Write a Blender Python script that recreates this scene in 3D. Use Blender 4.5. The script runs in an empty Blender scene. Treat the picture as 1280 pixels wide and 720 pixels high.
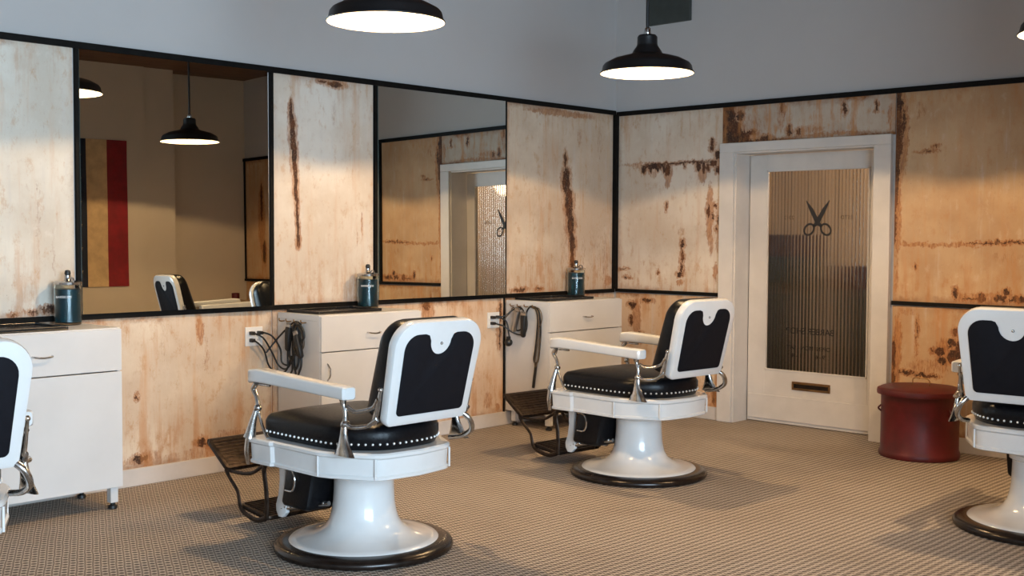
import bpy, bmesh, math, random
from mathutils import Vector, Matrix
random.seed(7)
PI = math.pi
scene = bpy.context.scene
COL = scene.collection

# ------------------------------------------------------------------ camera
cam = bpy.data.cameras.new('camera')
cam.sensor_width = 36.0
cam.lens = 1458 / 1280 * 36.0
cam.clip_start = 0.05
camo = bpy.data.objects.new('camera', cam)
COL.objects.link(camo)
YAW, PITCH, ROLL = math.radians(43.4), math.radians(-2.63), 0.0048
fw = Vector((-math.sin(YAW) * math.cos(PITCH), math.cos(YAW) * math.cos(PITCH), math.sin(PITCH)))
r0 = Vector((math.cos(YAW), math.sin(YAW), 0)); u0 = r0.cross(fw)
uu = (u0 - ROLL * r0).normalized(); rr = (r0 + ROLL * u0).normalized()
cm = Matrix((rr, uu, -fw)).transposed().to_4x4()
cm.translation = (6.046, -7.633, 1.43)
camo.matrix_world = cm
scene.camera = camo

# ------------------------------------------------------------------ world, exposure
scene.view_settings.view_transform = 'Standard'
scene.view_settings.look = 'None'
scene.view_settings.gamma = 1.0
scene.view_settings.use_curve_mapping = False
scene.view_settings.exposure = 0.0
w = bpy.data.worlds.new('world'); scene.world = w; w.use_nodes = True
w.node_tree.nodes['Background'].inputs[0].default_value = (0.55, 0.72, 1.0, 1)
w.node_tree.nodes['Background'].inputs[1].default_value = 0.5

# daylight through the shop window beside the camera
def area(name, loc, rot, sx, sy, power, col):
    l = bpy.data.lights.new(name, 'AREA'); l.shape = 'RECTANGLE'; l.size = sx; l.size_y = sy
    l.energy = power; l.color = col
    o = bpy.data.objects.new(name, l); o.location = loc; o.rotation_euler = rot; COL.objects.link(o)
    return o
WIN = (-8.9, -5.1, 0.45, 2.75)     # y0 y1 z0 z1 of the shop window in the right wall, near the camera
area('window_daylight', (8.05, (WIN[0] + WIN[1]) / 2, (WIN[2] + WIN[3]) / 2), (PI / 2, 0, PI / 2), WIN[1] - WIN[0], WIN[3] - WIN[2], 640, (0.60, 0.81, 1.0))
BULB_POWER = 92
BULB_COL = (1.0, 0.67, 0.345)

# ------------------------------------------------------------------ node helpers
def new_mat(name):
    m = bpy.data.materials.new(name); m.use_nodes = True
    nt = m.node_tree; nt.nodes.clear()
    out = nt.nodes.new('ShaderNodeOutputMaterial')
    b = nt.nodes.new('ShaderNodeBsdfPrincipled')
    nt.links.new(b.outputs[0], out.inputs[0])
    return m, nt, b
def N(nt, typ, **kw):
    n = nt.nodes.new(typ)
    for k, v in kw.items(): setattr(n, k, v)
    return n
def S(c):  # sRGB 0-255 to linear
    def f(v):
        v /= 255.0
        return v / 12.92 if v <= 0.04045 else ((v + 0.055) / 1.055) ** 2.4
    return (f(c[0]), f(c[1]), f(c[2]), 1)
def math_(nt, op, a, b=None, clamp=False):
    n = N(nt, 'ShaderNodeMath', operation=op); n.use_clamp = clamp
    for i, v in enumerate((a, b)):
        if v is None: continue
        if isinstance(v, (int, float)): n.inputs[i].default_value = v
        else: nt.links.new(v, n.inputs[i])
    return n.outputs[0]
def mixc(nt, fac, a, b):
    n = N(nt, 'ShaderNodeMix', data_type='RGBA')
    if isinstance(fac, (int, float)): n.inputs[0].default_value = fac
    else: nt.links.new(fac, n.inputs[0])
    for sock, v in ((n.inputs[6], a), (n.inputs[7], b)):
        if isinstance(v, tuple): sock.default_value = v
        else: nt.links.new(v, sock)
    return n.outputs[2]
def rng(nt, v, a, b, c=0.0, d=1.0, smooth=True):
    n = N(nt, 'ShaderNodeMapRange'); n.interpolation_type = 'SMOOTHSTEP' if smooth else 'LINEAR'
    nt.links.new(v, n.inputs[0])
    for i, x in enumerate((a, b, c, d)): n.inputs[i + 1].default_value = x
    return n.outputs[0]
def noise(nt, vec, scale, detail=4, rough=0.6, stretch=None, off=(0, 0, 0)):
    mp = N(nt, 'ShaderNodeMapping'); nt.links.new(vec, mp.inputs[0])
    mp.inputs['Location'].default_value = off
    if stretch: mp.inputs['Scale'].default_value = stretch
    n = N(nt, 'ShaderNodeTexNoise'); nt.links.new(mp.outputs[0], n.inputs['Vector'])
    n.inputs['Scale'].default_value = scale; n.inputs['Detail'].default_value = detail; n.inputs['Roughness'].default_value = rough
    return n.outputs[0]
def bump(nt, b, h, strength=0.3, dist=0.01):
    n = N(nt, 'ShaderNodeBump'); n.inputs['Strength'].default_value = strength; n.inputs['Distance'].default_value = dist
    nt.links.new(h, n.inputs['Height']); nt.links.new(n.outputs[0], b.inputs['Normal'])

def simple(name, col, rough=0.5, metal=0.0, var=0.06, nscale=12, bmp=0.0, coat=0.0, spec=0.5):
    m, nt, b = new_mat(name)
    tc = N(nt, 'ShaderNodeTexCoord')
    nz = noise(nt, tc.outputs['Object'], nscale, 5)
    dark = tuple(c * (1 - var * 2) for c in col[:3]) + (1,)
    nt.links.new(mixc(nt, rng(nt, nz, 0.3, 0.7), dark, col), b.inputs['Base Color'])
    nt.links.new(rng(nt, nz, 0.2, 0.8, max(rough - 0.06, 0.02), rough + 0.06, False), b.inputs['Roughness'])
    b.inputs['Metallic'].default_value = metal
    b.inputs['Specular IOR Level'].default_value = spec
    if coat: b.inputs['Coat Weight'].default_value = coat; b.inputs['Coat Roughness'].default_value = 0.06
    if bmp: bump(nt, b, nz, bmp, 0.004)
    return m
def emis(name, col, strength):
    m = bpy.data.materials.new(name); m.use_nodes = True; nt = m.node_tree; nt.nodes.clear()
    o = N(nt, 'ShaderNodeOutputMaterial'); e = N(nt, 'ShaderNodeEmission')
    e.inputs[0].default_value = tuple(col[:3]) + (1,); e.inputs[1].default_value = strength
    nt.links.new(e.outputs[0], o.inputs[0]); return m

M = {}
M['porcelain'] = simple('white_porcelain_enamel', (0.70, 0.695, 0.685, 1), 0.2, var=0.02, nscale=9, coat=0.5)
M['leather'] = simple('black_leather', (0.006, 0.006, 0.0075, 1), 0.34, var=0.2, nscale=70, bmp=0.25, spec=0.2)
M['vinyl'] = simple('matte_black_back_panel', (0.008, 0.008, 0.011, 1), 0.7, var=0.1, nscale=30, spec=0.12)
M['chrome'] = simple('worn_chrome', (0.62, 0.61, 0.60, 1), 0.18, 1.0, var=0.2, nscale=40)
M['iron'] = simple('dark_footrest_iron', (0.05, 0.032, 0.022, 1), 0.42, 0.75, var=0.35, nscale=35, bmp=0.3)
M['ring'] = simple('dark_base_ring', (0.022, 0.014, 0.011, 1), 0.24, 0.3, var=0.3, nscale=20)
M['black'] = simple('black_painted_trim', (0.009, 0.008, 0.007, 1), 0.6, var=0.2, nscale=25, spec=0.12)
M['lamp'] = simple('black_lamp_enamel', (0.008, 0.008, 0.009, 1), 0.4, var=0.1)
M['lamp_in'] = simple('white_lamp_enamel', (0.36, 0.355, 0.34, 1), 0.5, var=0.01)
M['cab'] = simple('white_cabinet_paint', (0.655, 0.64, 0.625, 1), 0.42, var=0.03, nscale=3)
M['door'] = simple('white_door_paint', (0.66, 0.61, 0.56, 1), 0.4, var=0.05, nscale=4)
M['paint'] = simple('grey_white_wall_paint', (0.52, 0.49, 0.47, 1), 0.8, var=0.02, nscale=1.3, spec=0.2)
M['tan'] = simple('cream_wall_paint', (0.56, 0.47, 0.37, 1), 0.75, var=0.03, nscale=1.5)
M['base'] = simple('white_baseboard_paint', (0.62, 0.56, 0.51, 1), 0.45, var=0.06, nscale=5)
M['plug'] = simple('black_plastic', (0.012, 0.012, 0.012, 1), 0.45, var=0.1)
M['outlet'] = simple('white_plastic', (0.78, 0.76, 0.73, 1), 0.35, var=0.01)
M['red'] = simple('red_painted_metal', (0.105, 0.004, 0.006, 1), 0.42, var=0.22, nscale=7, bmp=0.1)
M['brass'] = simple('dull_brass', (0.35, 0.2, 0.09, 1), 0.35, 0.9, var=0.2)
M['vent'] = simple('dark_green_grey_metal', (0.055, 0.062, 0.055, 1), 0.55, var=0.1)
M['wood'] = simple('light_wood', (0.48, 0.30, 0.16, 1), 0.4, var=0.15, nscale=6)
M['tray'] = simple('black_tray', (0.012, 0.012, 0.013, 1), 0.25, var=0.1)
M['bulb'] = emis('glowing_bulb', BULB_COL, 25)
M['steel'] = simple('brushed_steel_tools', (0.5, 0.5, 0.5, 1), 0.3, 1.0, var=0.1)
M['cord_tan'] = simple('brown_cord', (0.10, 0.065, 0.035, 1), 0.5, var=0.2)

M['nail'] = simple('bright_nickel_nail', (0.85, 0.84, 0.82, 1), 0.3, 0.6, var=0.02)
def mirror_mat():
    m, nt, b = new_mat('mirror_glass')
    b.inputs['Base Color'].default_value = (0.80, 0.83, 0.80, 1); b.inputs['Metallic'].default_value = 1
    b.inputs['Roughness'].default_value = 0.0
    return m
M['mirror'] = mirror_mat()
def edge_mat():
    m, nt, b = new_mat('mirror_ground_edge')
    b.inputs['Base Color'].default_value = (0.45, 0.6, 0.55, 1); b.inputs['Metallic'].default_value = 0.7; b.inputs['Roughness'].default_value = 0.2
    return m
M['mirror_edge'] = edge_mat()

def glass_mat(name, col, rough, ior=1.45):
    m, nt, b = new_mat(name)
    b.inputs['Base Color'].default_value = col; b.inputs['Roughness'].default_value = rough
    b.inputs['Transmission Weight'].default_value = 1.0; b.inputs['IOR'].default_value = ior
    return m
M['reeded'] = glass_mat('reeded_glass', (0.90, 0.88, 0.85, 1), 0.07, 1.40)
nt = M['reeded'].node_tree; b = nt.nodes['Principled BSDF']
tc = N(nt, 'ShaderNodeTexCoord'); sp = N(nt, 'ShaderNodeSeparateXYZ'); nt.links.new(tc.outputs['Object'], sp.inputs[0])
ph = math_(nt, 'FRACT', math_(nt, 'DIVIDE', math_(nt, 'SUBTRACT', sp.outputs[0], 1.339), 0.832 / 30))
gr = rng(nt, math_(nt, 'ABSOLUTE', math_(nt, 'SUBTRACT', ph, 0.5)), 0.25, 0.46)
nx = noise(nt, tc.outputs['Object'], 9, 3, stretch=(1, 0, 0))
nt.links.new(mixc(nt, math_(nt, 'MULTIPLY', gr, rng(nt, nx, 0.35, 0.6, 0.25, 0.9)), (0.90, 0.87, 0.82, 1), (0.22, 0.18, 0.15, 1)), b.inputs['Base Color'])
M['jar_glass'] = glass_mat('clear_jar_glass', (0.90, 0.97, 0.97, 1), 0.03, 1.22)
m, nt, b = new_mat('blue_disinfectant_liquid')
b.inputs['Base Color'].default_value = (0.002, 0.032, 0.048, 1); b.inputs['Roughness'].default_value = 0.3; b.inputs['Coat Weight'].default_value = 0.0
M['liquid'] = m

def floor_mat():
    m, nt, b = new_mat('woven_carpet')
    tc = N(nt, 'ShaderNodeTexCoord'); sp = N(nt, 'ShaderNodeSeparateXYZ'); nt.links.new(tc.outputs['Object'], sp.inputs[0])
    a = 0.036
    # slight hand-woven waviness
    wv = noise(nt, tc.outputs['Object'], 6, 2)
    wx = math_(nt, 'MULTIPLY', math_(nt, 'SUBTRACT', wv, 0.5), 0.012)
    x = math_(nt, 'DIVIDE', math_(nt, 'ADD', sp.outputs[0], wx), a)
    col = math_(nt, 'FLOOR', x)
    fx = math_(nt, 'SUBTRACT', math_(nt, 'SUBTRACT', x, col), 0.5)
    par = math_(nt, 'MULTIPLY', math_(nt, 'FLOORED_MODULO', col, 2.0), 0.5)
    y = math_(nt, 'ADD', math_(nt, 'DIVIDE', math_(nt, 'ADD', sp.outputs[1], wx), a), par)
    fy = math_(nt, 'SUBTRACT', math_(nt, 'FRACT', y), 0.5)
    d = math_(nt, 'SQRT', math_(nt, 'ADD', math_(nt, 'POWER', math_(nt, 'ABSOLUTE', fx), 2.0), math_(nt, 'POWER', math_(nt, 'MULTIPLY', math_(nt, 'ABSOLUTE', fy), 1.1), 2.0)))
    nz = noise(nt, tc.outputs['Object'], 260, 3)
    d2 = math_(nt, 'ADD', d, math_(nt, 'MULTIPLY', math_(nt, 'SUBTRACT', nz, 0.5), 0.18))
    dot = rng(nt, d2, 0.44, 0.22)
    big = noise(nt, tc.outputs['Object'], 0.8, 3)
    basec = mixc(nt, rng(nt, big, 0.35, 0.65), (0.43, 0.36, 0.295, 1), (0.52, 0.445, 0.375, 1))
    q = math_(nt, 'FRACT', math_(nt, 'ADD', math_(nt, 'DIVIDE', math_(nt, 'ADD', sp.outputs[1], wx), a), math_(nt, 'ADD', math_(nt, 'MULTIPLY', x, 0.5), 0.25)))
    q = math_(nt, 'ABSOLUTE', math_(nt, 'SUBTRACT', q, 0.5))
    line = rng(nt, q, 0.17, 0.04)
    dot = math_(nt, 'MAXIMUM', math_(nt, 'MULTIPLY', line, 0.75), dot)
    c = mixc(nt, math_(nt, 'MULTIPLY', dot, 0.85), basec, (0.055, 0.040, 0.034, 1))
    nt.links.new(c, b.inputs['Base Color']); b.inputs['Roughness'].default_value = 0.95
    b.inputs['Specular IOR Level'].default_value = 0.15
    bump(nt, b, math_(nt, 'SUBTRACT', 1.0, dot), 0.6, 0.004)
    return m
M['floor'] = floor_mat()

def ceil_mat():
    m, nt, b = new_mat('brown_plank_ceiling')
    tc = N(nt, 'ShaderNodeTexCoord'); sp = N(nt, 'ShaderNodeSeparateXYZ'); nt.links.new(tc.outputs['Object'], sp.inputs[0])
    f = math_(nt, 'FRACT', math_(nt, 'DIVIDE', sp.outputs[0], 0.9))
    gap = rng(nt, f, 0.03, 0.0)
    nz = noise(nt, tc.outputs['Object'], 3, 6, stretch=(6, 1, 1))
    c = mixc(nt, rng(nt, nz, 0.3, 0.7), (0.11, 0.055, 0.032, 1), (0.17, 0.09, 0.05, 1))
    nt.links.new(mixc(nt, gap, c, (0.03, 0.015, 0.01, 1)), b.inputs['Base Color']); b.inputs['Roughness'].default_value = 0.6
    return m
M['ceil'] = ceil_mat()

def flag_mat():
    m, nt, b = new_mat('flag_cloth')
    return m

def panel_mat(name, dark=(), orange=(), seed=0, warm=0.5, W=1.0, Hh=1.5, cream=None, warp=1.0):
    """distressed plaster panel; stains are (s, z, half width, half height[, strength]) in the panel's own metres"""
    m, nt, b = new_mat(name)
    tc = N(nt, 'ShaderNodeTexCoord'); P = tc.outputs['Object']
    off = (seed * 3.17, seed * 1.3, seed * 2.71)
    big = noise(nt, P, 2.2, 5, 0.55, off=off)
    vert = noise(nt, P, 3.0, 6, 0.65, stretch=(5, 5, 0.45), off=off)
    fine = noise(nt, P, 28, 6, 0.7, stretch=(1, 1, 0.6), off=off)
    cl = cream or ((0.56, 0.43, 0.325, 1), (0.70, 0.585, 0.465, 1))
    cl = tuple((c_[0], c_[1] * 0.99, c_[2] * 0.95, 1) for c_ in cl)
    c = mixc(nt, rng(nt, big, 0.32, 0.68), cl[0], cl[1])
    c = mixc(nt, math_(nt, 'MULTIPLY', rng(nt, vert, 0.50, 0.72), warm), c, (0.58, 0.27, 0.10, 1))
    c = mixc(nt, math_(nt, 'MULTIPLY', rng(nt, vert, 0.45, 0.25), 0.45), c, (0.60, 0.55, 0.50, 1))
    c = mixc(nt, math_(nt, 'MULTIPLY', rng(nt, fine, 0.55, 0.75), 0.45 * warm + 0.12), c, (0.40, 0.22, 0.12, 1))
    mid = noise(nt, P, 11, 7, 0.75, stretch=(1.3, 1, 0.7), off=(off[2], 0, off[0]))
    c = mixc(nt, math_(nt, 'MULTIPLY', rng(nt, mid, 0.54, 0.66), 0.30 + 0.35 * warm), c, (0.50, 0.26, 0.11, 1))
    c = mixc(nt, math_(nt, 'MULTIPLY', rng(nt, mid, 0.44, 0.34), max(0.08, 0.6 - warm)), c, (0.74, 0.68, 0.60, 1))
    tiny = noise(nt, P, 95, 3, 0.6, off=off)
    c = mixc(nt, math_(nt, 'MULTIPLY', rng(nt, tiny, 0.70, 0.76), 0.55), c, (0.16, 0.08, 0.045, 1))
    # warped coordinates for ragged outlines
    nv = N(nt, 'ShaderNodeTexNoise'); nv.inputs['Scale'].default_value = 24; nv.inputs['Detail'].default_value = 6; nv.inputs['Roughness'].default_value = 0.75
    mp = N(nt, 'ShaderNodeMapping'); mp.inputs['Location'].default_value = off; nt.links.new(P, mp.inputs[0]); nt.links.new(mp.outputs[0], nv.inputs['Vector'])
    v1 = N(nt, 'ShaderNodeVectorMath', operation='SUBTRACT'); nt.links.new(nv.outputs['Color'], v1.inputs[0]); v1.inputs[1].default_value = (0.5, 0.5, 0.5)
    v2 = N(nt, 'ShaderNodeVectorMath', operation='MULTIPLY'); nt.links.new(v1.outputs[0], v2.inputs[0]); v2.inputs[1].default_value = (0.075 * warp, 0, 0.11 * warp)
    v3 = N(nt, 'ShaderNodeVectorMath', operation='ADD'); nt.links.new(P, v3.inputs[0]); nt.links.new(v2.outputs[0], v3.inputs[1])
    WP = v3.outputs[0]
    def blobs(lst, grow):
        acc = None
        for st in lst:
            s, z, rx, rz = st[:4]; k = st[4] if len(st) > 4 else 1.0
            a1 = N(nt, 'ShaderNodeVectorMath', operation='SUBTRACT'); nt.links.new(WP, a1.inputs[0]); a1.inputs[1].default_value = (s, 0, z)
            a2 = N(nt, 'ShaderNodeVectorMath', operation='MULTIPLY'); nt.links.new(a1.outputs[0], a2.inputs[0]); a2.inputs[1].default_value = (1 / (rx * grow), 0, 1 / (rz * grow))
            a3 = N(nt, 'ShaderNodeVectorMath', operation='LENGTH'); nt.links.new(a2.outputs[0], a3.inputs[0])
            r = rng(nt, a3.outputs['Value'], 1.25, 0.55, 0, k)
            acc = r if acc is None else math_(nt, 'MAXIMUM', acc, r)
        return acc
    grain = noise(nt, P, 60, 8, 0.8, stretch=(1.5, 1, 0.35), off=off)
    o = blobs(list(orange) + [tuple(d[:2]) + (d[2] * 1.9 + 0.010, d[3] * 1.25 + 0.014, 0.85) for d in dark], 1.0)
    if o is not None:
        om = rng(nt, math_(nt, 'ADD', math_(nt, 'MULTIPLY', o, 0.9), math_(nt, 'MULTIPLY', math_(nt, 'SUBTRACT', grain, 0.5), 1.5)), 0.35, 0.85)
        om = math_(nt, 'MULTIPLY', om, rng(nt, o, 0.0, 0.25))
        rust = mixc(nt, rng(nt, grain, 0.40, 0.62), (0.50, 0.20, 0.05, 1), (0.24, 0.065, 0.014, 1))
        c = mixc(nt, math_(nt, 'MULTIPLY', om, 0.72), c, rust)
    d_ = blobs(dark, 1.0)
    if d_ is not None:
        dm = rng(nt, math_(nt, 'ADD', d_, math_(nt, 'MULTIPLY', math_(nt, 'SUBTRACT', grain, 0.5), 1.7)), 0.30, 0.70)
        dm = math_(nt, 'MULTIPLY', dm, rng(nt, d_, 0.0, 0.3)); dm = math_(nt, 'MULTIPLY', dm, rng(nt, tiny, 0.30, 0.48, 0.55, 1.0))
        c = mixc(nt, math_(nt, 'MULTIPLY', dm, 0.95), c, mixc(nt, rng(nt, mid, 0.42, 0.60), (0.030, 0.011, 0.006, 1), (0.115, 0.034, 0.010, 1)))
    # rust creeping in from the top and bottom edges of the sheet
    sp = N(nt, 'ShaderNodeSeparateXYZ'); nt.links.new(WP, sp.inputs[0])
    e1 = rng(nt, sp.outputs[2], 0.05, -0.01); e2 = rng(nt, sp.outputs[2], Hh - 0.05, Hh + 0.01)
    ex = math_(nt, 'MAXIMUM', rng(nt, sp.outputs[0], 0.045, -0.01), rng(nt, sp.outputs[0], W - 0.045, W + 0.01))
    e = math_(nt, 'MULTIPLY', math_(nt, 'MAXIMUM', math_(nt, 'MAXIMUM', e1, e2), math_(nt, 'MULTIPLY', ex, 0.6)), rng(nt, big, 0.42, 0.58, 0.10, 0.25 + warm))
    c = mixc(nt, e, c, (0.24, 0.085, 0.024, 1))
    # broad soft rusty washes low and high on the sheet
    lo_w = rng(nt, sp.outputs[2], 0.42, 0.0); hi_w = rng(nt, sp.outputs[2], Hh - 0.30, Hh)
    wash = math_(nt, 'MULTIPLY', math_(nt, 'MAXIMUM', lo_w, math_(nt, 'MULTIPLY', hi_w, 0.7)), rng(nt, math_(nt, 'ADD', vert, math_(nt, 'MULTIPLY', math_(nt, 'SUBTRACT', mid, 0.5), 0.8)), 0.46, 0.66))
    c = mixc(nt, math_(nt, 'MULTIPLY', wash, 0.25 + 0.55 * warm), c, (0.44, 0.185, 0.06, 1))
    nt.links.new(c, b.inputs['Base Color']); b.inputs['Roughness'].default_value = 0.62; b.inputs['Specular IOR Level'].default_value = 0.3
    bump(nt, b, fine, 0.25, 0.003)
    return m

# ------------------------------------------------------------------ mesh helpers
def link(name, bm, mat, parent=None, smooth=False, mats=None):
    bmesh.ops.recalc_face_normals(bm, faces=bm.faces)
    me = bpy.data.meshes.new(name); bm.to_mesh(me); bm.free()
    for mm in (mats or [mat]): me.materials.append(mm)
    if smooth:
        me.polygons.foreach_set('use_smooth', [True] * len(me.polygons))
        me.set_sharp_from_angle(angle=math.radians(smooth if smooth is not True else 40))
    o = bpy.data.objects.new(name, me); COL.objects.link(o)
    if parent: o.parent = parent
    return o
def tag(o, label=None, cat=None, group=None, kind=None):
    if label: o['label'] = label
    if cat: o['category'] = cat
    if group: o['group'] = group
    if kind: o['kind'] = kind
    return o
def empty(name, loc=(0, 0, 0), rz=0, **kw):
    o = bpy.data.objects.new(name, None); o.location = loc; o.rotation_euler = (0, 0, rz); COL.objects.link(o)
    o.empty_display_size = 0.1
    tag(o, **kw); return o
def kids(o): return [c for c in COL.objects if c.parent == o]
def copy_tree(o, parent=None):
    c = o.copy(); COL.objects.link(c); c.parent = parent
    for ch in kids(o): copy_tree(ch, c)
    return c
def box(bm, x0, x1, y0, y1, z0, z1, bev=0.0, mi=0):
    vs = [bm.verts.new((x, y, z)) for x in (x0, x1) for y in (y0, y1) for z in (z0, z1)]
    idx = [(0, 1, 3, 2), (4, 6, 7, 5), (0, 4, 5, 1), (2, 3, 7, 6), (0, 2, 6, 4), (1, 5, 7, 3)]
    fs = [bm.faces.new([vs[i] for i in f]) for f in idx]
    for f in fs: f.material_index = mi
    if bev:
        es = list({e for f in fs for e in f.edges})
        bmesh.ops.bevel(bm, geom=es, offset=bev, segments=2, affect='EDGES', profile=0.5)
    return fs
def loft(bm, rings, cap0=True, cap1=True, closed=True):
    R = [[bm.verts.new(p) for p in r] for r in rings]
    n = len(R[0])
    for a, b_ in zip(R, R[1:]):
        for i in range(n if closed else n - 1):
            j = (i + 1) % n
            bm.faces.new((a[i], a[j], b_[j], b_[i]))
    if cap0: bm.faces.new(R[0])
    if cap1: bm.faces.new(R[-1])
def lathe(bm, prof, seg=48, c=(0, 0, 0), cap0=False, cap1=False):
    loft(bm, [[(c[0] + r * math.cos(2 * PI * i / seg), c[1] + r * math.sin(2 * PI * i / seg), c[2] + z) for i in range(seg)] for r, z in prof], cap0, cap1)
def catmull(pts, k=6):
    pts = [Vector(p) for p in pts]
    if len(pts) < 3: return pts
    P = [2 * pts[0] - pts[1]] + pts + [2 * pts[-1] - pts[-2]]
    out = []
    for i in range(1, len(P) - 2):
        for j in range(k):
            t = j / k
            a, b_, c, d = P[i - 1], P[i], P[i + 1], P[i + 2]
            out.append(0.5 * ((2 * b_) + (c - a) * t + (2 * a - 5 * b_ + 4 * c - d) * t * t + (3 * b_ - a - 3 * c + d) * t ** 3))
    out.append(pts[-1]); return out
def tube(bm, pts, r, seg=10, smooth=True, k=6, flat=1.0):
    """swept round bar; r number or list per control point; flat squashes the section sideways"""
    n0 = len(pts); P = catmull(pts, k) if smooth else [Vector(p) for p in pts]
    def rad(i):
        if isinstance(r, (int, float)): return r
        t = i / (len(P) - 1) * (n0 - 1); a = int(min(t, n0 - 2)); return r[a] + (r[a + 1] - r[a]) * (t - a)
    rings = []; prev = None
    for i, p in enumerate(P):
        d = (P[min(i + 1, len(P) - 1)] - P[max(i - 1, 0)]).normalized()
        if prev is None:
            prev = d.orthogonal().normalized() if abs(d.x) > 0.9 else (Vector((1, 0, 0)) - d * d.x).normalized()
        s = (prev - d * prev.dot(d)).normalized(); prev = s; t_ = d.cross(s); q = rad(i)
        rings.append([tuple(p + s * math.cos(2 * PI * j / seg) * q * flat + t_ * math.sin(2 * PI * j / seg) * q) for j in range(seg)])
    loft(bm, rings)
def ball(bm, c, r, seg=14):
    res = bmesh.ops.create_uvsphere(bm, u_segments=seg, v_segments=seg // 2 + 2, radius=r)
    bmesh.ops.translate(bm, verts=res['verts'], vec=c)
def offset_poly(pts, d):
    """move a 2-D closed outline inwards by d (counter-clockwise outline)"""
    n = len(pts); out = []
    for i in range(n):
        p0, p1, p2 = Vector(pts[i - 1]), Vector(pts[i]), Vector(pts[(i + 1) % n])
        a = (p1 - p0); b_ = (p2 - p1)
        if a.length < 1e-7: a = b_
        if b_.length < 1e-7: b_ = a
        na = Vector((-a.y, a.x)).normalized(); nb = Vector((-b_.y, b_.x)).normalized()
        nn = (na + nb)
        nn = nn.normalized() if nn.length > 1e-6 else na
        out.append(tuple(p1 + nn * d / max(nn.dot(na), 0.5)))
    return out
def chaikin(pts, it=2):
    for _ in range(it):
        q = []
        for i in range(len(pts)):
            a, b_ = Vector(pts[i]), Vector(pts[(i + 1) % len(pts)])
            q += [tuple(a * 0.75 + b_ * 0.25), tuple(a * 0.25 + b_ * 0.75)]
        pts = q
    return pts
def rrect(x0, x1, y0, y1, r, seg=6):
    rs = r if isinstance(r, (list, tuple)) else [r] * 4
    out = []
    for (cx, cy, a0, q) in ((x1 - rs[0], y0 + rs[0], -PI / 2, rs[0]), (x1 - rs[1], y1 - rs[1], 0, rs[1]), (x0 + rs[2], y1 - rs[2], PI / 2, rs[2]), (x0 + rs[3], y0 + rs[3], PI, rs[3])):
        for i in range(seg + 1):
            a = a0 + PI / 2 * i / seg; out.append((cx + q * math.cos(a), cy + q * math.sin(a)))
    return out
def slab(bm, outline, d0, d1, bev, fn):
    """solid from a 2-D outline between depths d0,d1 with rounded rims; fn maps (u,v,d) to a point"""
    s = 1 if d1 > d0 else -1
    rings = []
    for q, d in ((bev, d0), (bev * 0.3, d0 + s * bev * 0.3), (0, d0 + s * bev), (0, d1 - s * bev), (bev * 0.3, d1 - s * bev * 0.3), (bev, d1)):
        o = offset_poly(outline, q) if q else outline
        rings.append([fn(u, v, d) for u, v in o])
    loft(bm, rings)

# ------------------------------------------------------------------ ROOM
RX, RY0 = 6.5, -9.5
CZ0, CZ1 = 3.38, 3.38
def S_box(name, *a, mat='paint', kind='structure', parent=None, bev=0):
    bm = bmesh.new(); box(bm, *a, bev=bev); o = link(name, bm, M[mat], parent)
    if kind: o['kind'] = kind
    return o
S_box('floor', 0, 8.2, RY0, 0.25, -0.1, 0, mat='floor')
S_box('ceiling', 0, 8.2, RY0, 0, CZ0, CZ0 + 0.12, mat='ceil')
S_box('wall_left', -0.2, 0, RY0 - 0.2, 0.4, -0.1, 3.5)
# far wall with the door opening
DX0, DX1, DZ, DY = 1.17, 2.30, 2.06, 0.17
bm = bmesh.new()
box(bm, 0, DX0, 0, 0.25, -0.1, 3.5); box(bm, DX1, RX + 0.2, 0, 0.25, -0.1, 3.5); box(bm, DX0, DX1, 0, 0.25, DZ, 3.5)
o = link('wall_far', bm, M['paint']); o['kind'] = 'structure'
# right wall: recess in the far corner, an added stub that blocks daylight, then a wider shop front with the window
STUB = -3.2
bm = bmesh.new()
box(bm, RX, RX + 0.2, STUB, 0, -0.1, 3.5); box(bm, RX - 0.25, RX, STUB, -1.04, 0, CZ0); box(bm, RX - 0.28, RX - 0.25, -2.6, -1.40, 0, CZ0)
o = link('wall_right', bm, M['tan']); o['kind'] = 'structure'
S_box('wall_daylight_blocker', 5.25, 8.2, STUB - 0.15, STUB, 0, CZ0, mat='tan')  # unseen, added to keep window daylight off the far wall's right side
bm = bmesh.new()
box(bm, 8.0, 8.2, RY0, WIN[0], 0, 3.5); box(bm, 8.0, 8.2, WIN[1], STUB, 0, 3.5)
box(bm, 8.0, 8.2, WIN[0], WIN[1], 0, WIN[2]); box(bm, 8.0, 8.2, WIN[0], WIN[1], WIN[3], 3.5)
o = link('wall_front', bm, M['paint']); o['kind'] = 'structure'
S_box('wall_back', -0.2, 8.2, RY0 - 0.2, RY0, -0.1, 3.5)
# shop window frame
wn = empty('window_1', (8.0, 0, 0), kind='structure')
bm = bmesh.new()
for y in (WIN[0], (WIN[0] + WIN[1]) / 2 - 0.03, WIN[1] - 0.06): box(bm, -0.03, 0.03, y, y + 0.06, WIN[2], WIN[3])
for z in (WIN[2], WIN[3] - 0.06): box(bm, -0.031, 0.031, WIN[0], WIN[1], z, z + 0.06)
link('window_frame', bm, M['base'], wn)

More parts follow.
